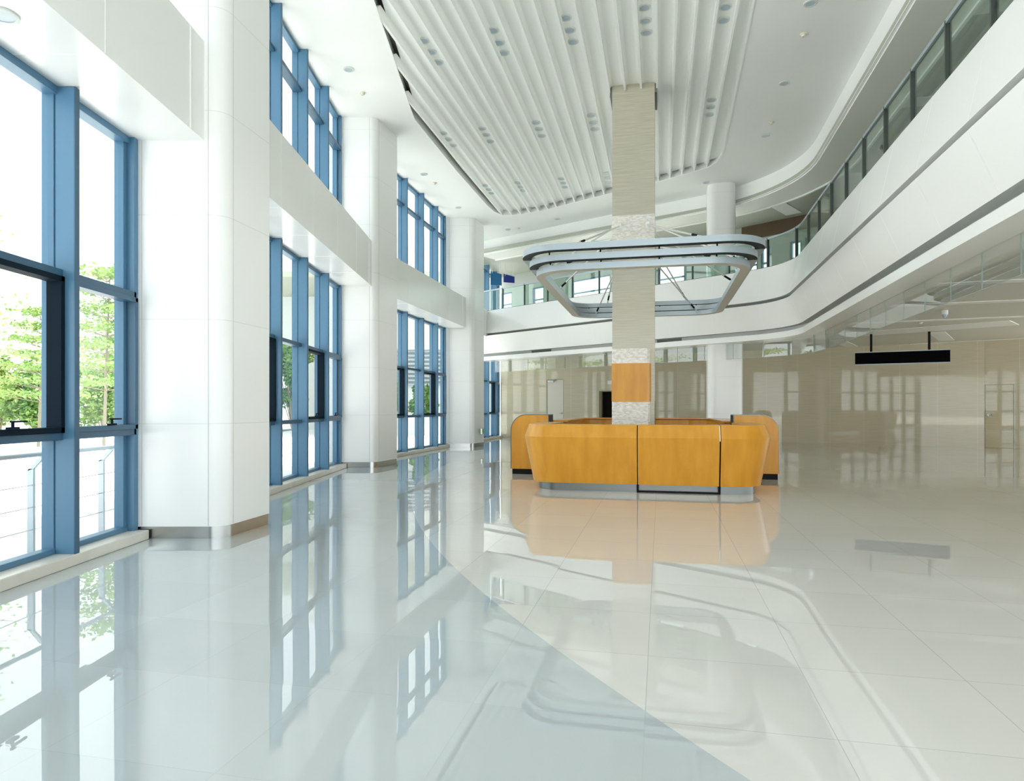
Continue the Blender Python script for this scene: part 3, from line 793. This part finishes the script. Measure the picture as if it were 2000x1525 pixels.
for u_ in (-.08, 1.224):
    m = MB(); m.sweep(tw([(u_-.016, -3.95), (u_+.016, -3.95)]), [(-.25, 0), (-.19, 0), (-.17, .134), (-.25, .134)]); m.build('gate_foot', M['black'], desk)
rear = empty('rear_counter', (*uv(DU, 3.7), 0), 'U-shaped orange wooden counter closing the back of the reception desk', 'counter')
ro = [(a, -b) for a, b in reversed(out_open(2.05, -3.95, .55, 1.0))]
ro = tw(ro, .2)
m = MB(); m.sweep(ro, [(-.40, .12), (-.04, .12), (0, 1.085), (-.36, 1.085)]); m.build('body', M['wood'], rear)
m = MB(); m.sweep(ro, [(-.44, 1.10), (.02, 1.10), (.02, 1.135), (-.44, 1.135)]); m.build('countertop', M['woodtop'], rear)
m = MB(); m.sweep(ro, [(-.34, 0), (-.12, 0), (-.12, .12), (-.34, .12)]); m.build('kick_plate', M['steel'], rear)
m = MB(); m.sweep(ro, [(-.34, 1.085), (-.03, 1.085), (-.03, 1.10), (-.34, 1.10)]); m.build('shadow_gap', M['black'], rear)
def wing(u_in, u_out, v0, v1, label):
    sg = 1 if u_out > u_in else -1; r_ = .34; zt, zb = 1.27, .115
    root = empty('end_cabinet', (*uv((u_in+u_out)/2, (v0+v1)/2), 0), label, 'cabinet', 'rounded end cabinets beside the desk')
    def outline(ins):
        p = [(u_in+sg*ins, zb), (u_in+sg*ins, zt-ins)]
        for i in range(11):
            a = PI/2*i/10; p.append((u_out-sg*r_+sg*(r_-ins)*math.sin(a), zt-r_+(r_-ins)*math.cos(a)))
        p.append((u_out-sg*ins, zb)); return p
    m = MB(); q = outline(.016); k = len(q)
    m.v = [(*uv(a, v0+.004), z) for a, z in q]+[(*uv(a, v1-.004), z) for a, z in q]
    m.face(list(range(k))); m.face(list(range(2*k-1, k-1, -1)))
    for i in range(k): j = (i+1) % k; m.face([i, j, k+j, k+i])
    m.m = [0]*len(m.f); m.build('wood_body', M['wood'], root)
    m = MB(); q0, q1 = outline(0), outline(.014); k = len(q0)
    for v in (v0, v1): m.v += [(*uv(a, v), z) for a, z in q0]+[(*uv(a, v), z) for a, z in q1]
    for i in range(k-1):
        m.face([i, i+1, k+i+1, k+i]); m.face([2*k+i, 2*k+i+1, 3*k+i+1, 3*k+i]); m.face([i, i+1, 2*k+i+1, 2*k+i]); m.face([k+i, k+i+1, 3*k+i+1, 3*k+i])
    m.m = [0]*len(m.f); m.build('steel_edge', M['kick'], root)
    m = MB(); a, b = sorted((u_in, u_out)); m.prism([uv(a+.03, v0+.04), uv(b-.03, v0+.04), uv(b-.03, v1-.04), uv(a+.03, v1-.04)], 0, zb+.001); m.build('plinth', M['black'], root)
    m = MB(); m.prism([uv(u_in-sg*.004, v0+.03), uv(u_in-sg*.0005, v0+.03), uv(u_in-sg*.0005, v1-.03), uv(u_in-sg*.004, v1-.03)], .12, 1.25); m.build('inner_panel', M['darkroom'], root)
wing(-1.72, -2.54, -1.20, -.62, 'orange end cabinet with rounded top corner on the window side of the desk')
wing(1.98, 2.84, -1.20, -.62, 'orange end cabinet with rounded top corner on the balcony side of the desk')

# ------------------------------------------------------------------ suspended ring canopy
ring = empty('ring_canopy', (*uv(.2, 0), 3.85), 'triple grey metal ring canopy hung around the pillar on rods', 'ring canopy')
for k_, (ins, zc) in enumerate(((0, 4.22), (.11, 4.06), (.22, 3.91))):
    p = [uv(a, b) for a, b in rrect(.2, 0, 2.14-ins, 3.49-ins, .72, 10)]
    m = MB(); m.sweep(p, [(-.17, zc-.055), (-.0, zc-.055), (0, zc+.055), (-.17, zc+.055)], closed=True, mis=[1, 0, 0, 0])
    if k_ < 2:      # shadow below the long front and back runs is painted into their undersides
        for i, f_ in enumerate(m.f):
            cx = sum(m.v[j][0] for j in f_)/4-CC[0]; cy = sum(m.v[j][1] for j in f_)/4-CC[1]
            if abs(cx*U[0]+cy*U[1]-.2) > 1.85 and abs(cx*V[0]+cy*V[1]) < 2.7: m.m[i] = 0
    m.build('ring_band', [M['zinc'], M['ringcream'] if k_ == 2 else M['ringshade']], ring)
def spac(u, v, ni, z0, z1, nrm):
    a = uv(u, v); b = uv(u+nrm[0], v+nrm[1]); MB().tube((*a, z0), (*b, z1), .014, 8).build('spacer', M['black'], ring)
for (za, zb_, ins) in ((4.165, 4.115, 0.0), (4.005, 3.965, .11)):
    for u in (-1.35, -.45, .55, 1.5):
        for s in (-1, 1):
            vv = s*(3.49-ins-.14); spac(u, vv, 0, za+.002, zb_-.002, (0, 0))
    for v in (-2.0, -.7, .7, 2.0):
        for s in (-1, 1): spac(.2+s*(2.14-ins-.14), v, 0, za+.002, zb_-.002, (0, 0))
def rod(u0, v0, z0, u1, v1, z1):
    a, b = Vector((*uv(u0, v0), z0)), Vector((*uv(u1, v1), z1))
    root_ = MB().tube(a, b, .018, 8).build('suspension_rod', M['silver'], ring)
    q = b+(a-b)*.06; q2 = b+(a-b)*.14
    MB().tube(q, q2, .024, 8).build('turnbuckle', M['black'], root_)
for s in (-1, 1):
    rod(-.3, s*.46, 5.33, -.85, s*3.40, 4.28); rod(.3, s*.46, 5.33, 1.25, s*3.40, 4.28)
    rod(s*.46, -.3, 5.33, .2+s*2.04, -1.15, 4.28); rod(s*.46, .3, 5.33, .2+s*2.04, 1.0, 4.28)
    rod(-.3, s*.46, 4.9, -1.15, s*3.2, 3.97); rod(.3, s*.46, 4.9, 1.5, s*3.2, 3.97)
m = MB()
for s in (-1, 1):
    for t in (-.3, .3):
        m.prism([uv(t-.04, s*.452), uv(t+.04, s*.452), uv(t+.04, s*.475), uv(t-.04, s*.475)], 5.27, 5.39)
        m.prism([uv(s*.452, t-.04), uv(s*.475, t-.04), uv(s*.475, t+.04), uv(s*.452, t+.04)], 5.27, 5.39)
m.build('anchor_plate', M['silver'], ring)

# ------------------------------------------------------------------ hanging sign and camera under the balcony
a, b = at(1670, 700, 21.6), at(1856, 693, 20.4)
d = Vector((b.x-a.x, b.y-a.y)); L = d.length; d.normalize(); n = Vector((-d.y, d.x))
zt = CAMZ+(797-688)/F*21.6; zb = CAMZ+(797-713)/F*21.6
r = empty('hanging_sign', (a.x+d.x*L/2, a.y+d.y*L/2, zb), 'wide black direction sign hanging from two rods under the balcony', 'sign')
def sb(s0, s1, t0, t1, z0, z1):
    q = [(a.x+d.x*s+n.x*t, a.y+d.y*s+n.y*t) for s, t in ((s0, t0), (s1, t0), (s1, t1), (s0, t1))]
    return MB().prism(q, z0, z1)
sb(0, L, 0, .12, zb+.025, zt-.025).build('face', M['matblack'], r)
for z in (zb, zt-.025): sb(0, L, -.006, .126, z, z+.025).build('metal_edge', M['zinc'], r)
for x in (1703, 1817):
    f = (x-1670)/186*L; sb(f-.035, f+.035, .03, .09, zt, 3.80).build('hanger_rod', M['black'], r)
p = atz(1845, 606, 3.80)
r = empty('security_camera', (p.x, p.y, 3.80), 'white dome security camera on the low ceiling above the sign', 'security camera')
m = MB(); m.tube((p.x, p.y, 3.80), (p.x, p.y, 3.70), .075, 20); m.build('housing', M['plastic'], r)
m = MB()
for i in range(5): m.tube((p.x, p.y, 3.70-.018*i), (p.x, p.y, 3.70-.018*(i+1)), .062*math.cos(i*.28), 20, r2=.062*math.cos((i+1)*.28))
m.build('dome', M['lens'], r)

# ------------------------------------------------------------------ outside
g = MB(); g.prism([(-90, -60), (90, -60), (90, 110), (-90, 110)], -.3, -.03)
struct(g.build('ground', M['paving'], origin=(0, 0, 0), smooth=False), 'pale paved terrace outside the windows', 'ground')
rl_ = empty('terrace_railing', (-4.75, 6, -.03), 'slim metal railing with slanted posts outside the windows', 'railing')
for i in range(11):
    y = 3.2+1.13*i*1.0
    m = MB()
    m.hexa([(-4.79, y-.015, -.03), (-4.73, y-.015, -.03), (-4.73, y+.015, -.03), (-4.79, y+.015, -.03)], [(-4.79, y-.015, .80), (-4.73, y-.015, .80), (-4.73, y+.015, .80), (-4.79, y+.015, .80)])
    m.hexa([(-4.79, y-.015, .78), (-4.73, y-.015, .80), (-4.73, y+.015, .80), (-4.79, y+.015, .78)], [(-4.66, y-.015, .93), (-4.62, y-.015, .92), (-4.62, y+.015, .92), (-4.66, y+.015, .93)])
    m.build('post', M['zinc'], rl_)
m = MB(); m.tube((-4.62, 2.5, .95), (-4.62, 15.0, .95), .024, 10); m.build('handrail', M['zinc'], rl_)
for z in (.2, .42, .64):
    m = MB(); m.tube((-4.74, 2.5, z), (-4.74, 15.0, z), .005, 6); m.build('wire', M['steel'], rl_)
def leaves(mb, c, rad, n, size, flat=1.0):
    for _ in range(n):
        while True:
            p = Vector((random.uniform(-1, 1), random.uniform(-1, 1), random.uniform(-1, 1)))
            if p.length < 1: break
        p = Vector((c[0]+p.x*rad, c[1]+p.y*rad, c[2]+p.z*rad*flat))
        a = Vector((random.gauss(0, 1), random.gauss(0, 1), random.gauss(0, .5))).normalized(); b = a.orthogonal().normalized()
        if random.random() < .5: b = a.cross(b)
        s = size*random.uniform(.6, 1.3)
        mb.quad(p-a*s, p+b*s*.55, p+a*s, p-b*s*.55)
def layered_tree(x, y, h, spread, label, m=None, dens=1.0):
    root = empty('layered_tree', (x, y, -.03), label, 'tree', 'trees beyond the terrace')
    t = MB(); t.tube((x, y, -.03), (x+.1, y, h*.55), .055, 8, r2=.04); t.tube((x+.1, y, h*.55), (x+.15, y+.1, h), .04, 8, r2=.015)
    f = MB()
    nl = 7
    for i in range(nl):
        z = h*(.38+.62*i/(nl-1)); r_ = spread*(1-.75*(i/(nl-1))**1.3)
        for j in range(6):
            a = j*PI/3+i*.7; ex, ey = x+math.cos(a)*r_, y+math.sin(a)*r_
            t.tube((x+.1, y, z-.25), (ex, ey, z+.1), .016, 5, r2=.006)
            for q in (.35, .65, .95):
                leaves(f, (x+math.cos(a+.15*q)*r_*q, y+math.sin(a+.15*q)*r_*q, z+.1*q), .55+.25*q, int(75*dens), .08, .22)
    t.build('trunk', M['bark'], root); f.build('foliage', m or M['leafa'], root, smooth=False)
def bush(x, y, rad, h, label, m, n=1500, grp='bushes beyond the terrace'):
    root = empty('leafy_bush', (x, y, -.03), label, 'bush', grp)
    f = MB(); t = MB()
    for k in range(14):
        a = random.uniform(0, 2*PI); q = rad*random.uniform(0, .8); z = h*random.uniform(.2, .85)
        cx, cy = x+math.cos(a)*q, y+math.sin(a)*q
        leaves(f, (cx, cy, z), rad*.42, n//14, .13, 1.2)
        t.tube((x, y, -.03), (cx, cy, z), .04, 5, r2=.015)
    t.build('branches', M['bark'], root); f.build('foliage', m, root, smooth=False)
layered_tree(-13.8, 22.5, 5.9, 1.85, 'thin layered tree seen right of the nearest window mullion', dens=.3)
layered_tree(-17.5, 24.6, 4.9, 1.75, 'thin layered tree seen left of the nearest window mullion', dens=.3)
layered_tree(-15.4, 17.9, 7.6, 2.3, 'tall layered tree whose boughs reach the upper pane at the frame edge', dens=.16)
layered_tree(-17.0, 29.6, 7.4, 1.9, 'layered tree close to the first column edge', M['leafb'], dens=.55)
bs = [(-29.0, 36, 3.9, 'round green bush in the front row, next to the frame edge'), (-25.6, 36, 4.1, 'round green bush in the front row, left of the mullion'), (-22.1, 36, 3.7, 'round green bush in the front row, right of the mullion'),
      (-18.6, 36, 3.9, 'round green bush in the front row, next to the first column'), (-30.6, 39.8, 5.0, 'taller bush of the back row at the frame edge'), (-27.2, 39.8, 4.6, 'taller bush of the back row left of the mullion'),
      (-23.7, 39.8, 5.0, 'taller bush of the back row right of the mullion'), (-20.2, 39.8, 4.8, 'taller bush of the back row next to the first column')]
for i, (x, y, h, lb) in enumerate(bs): bush(x, y, 1.42, h, lb, M['leafb'] if i % 2 else M['leafa'], 3600)
for i, (x, y, rr, h, lb) in enumerate(((-12.5, 38, 1.2, 6.0, 'leafy bush seen through the second bay, nearer the first column'), (-9.5, 38, 1.1, 5.8, 'leafy bush seen through the second bay, nearer the second column'), (-7.1, 38.3, .9, 3.2, 'dark bush seen through the third bay, beside the steps'), (-5.1, 38.5, .8, 3.2, 'dark bush seen through the third bay, next to the third column'))):
    bush(x, y, rr, h, lb, M['leafb'], 3000, 'bushes before the neighbouring building')
nb = empty('neighbour_building', (-9, 44, 0), 'pale neighbouring building with canopy and blue louvres outside', 'building')
m = MB(); m.prism([(-16, 43), (-2.5, 43), (-2.5, 52), (-16, 52)], 5.2, 12.5); m.build('upper_wall', M['render'], nb)
m = MB(); m.prism([(-14.5, 44), (-2.5, 44), (-2.5, 52), (-14.5, 52)], -.03, 5.2); m.build('lower_wall', M['render'], nb)
m = MB(); m.prism([(-17, 36.5), (-2.5, 36.5), (-2.5, 43), (-17, 43)], 8.6, 8.9); m.build('canopy_roof', M['canopy'], nb)
m = MB()
for i in range(9): m.prism([(-9.5, 43.7), (-2.6, 43.7), (-2.6, 43.95), (-9.5, 43.95)], 2.9+.27*i, 3.02+.27*i)
m.build('louvre_bank', M['zinc'], nb)
m = MB()
for i in range(5): m.prism([(-9.5, 35+.5*i), (-3.6, 35+.5*i), (-3.6, 35.5+.5*i), (-9.5, 35.5+.5*i)], -.03, .18+.18*i)
tag(m.build('outdoor_steps', M['render']), 'pale outdoor steps before the neighbouring building', 'steps')
for x, y, w_, h, lb in ((-52, 75, 7, 13, 'hazy distant tower block, broader one'), (-40, 80, 5, 16, 'hazy distant tower block, slimmer one')):
    m = MB(); m.prism([(x, y), (x+w_, y), (x+w_, y+5), (x, y+5)], -.03, h)
    for i in range(int(h/1.5)):
        m.prism([(x+.4, y-.1), (x+w_-.4, y-.1), (x+w_-.4, y), (x+.4, y)], 1+1.5*i, 1.6+1.5*i, 1)
    tag(m.build('distant_tower', [M['render'], M['zinc']]), lb, 'building', 'distant towers')

for o in bpy.data.objects:
    if '_o' in o: del o['_o']
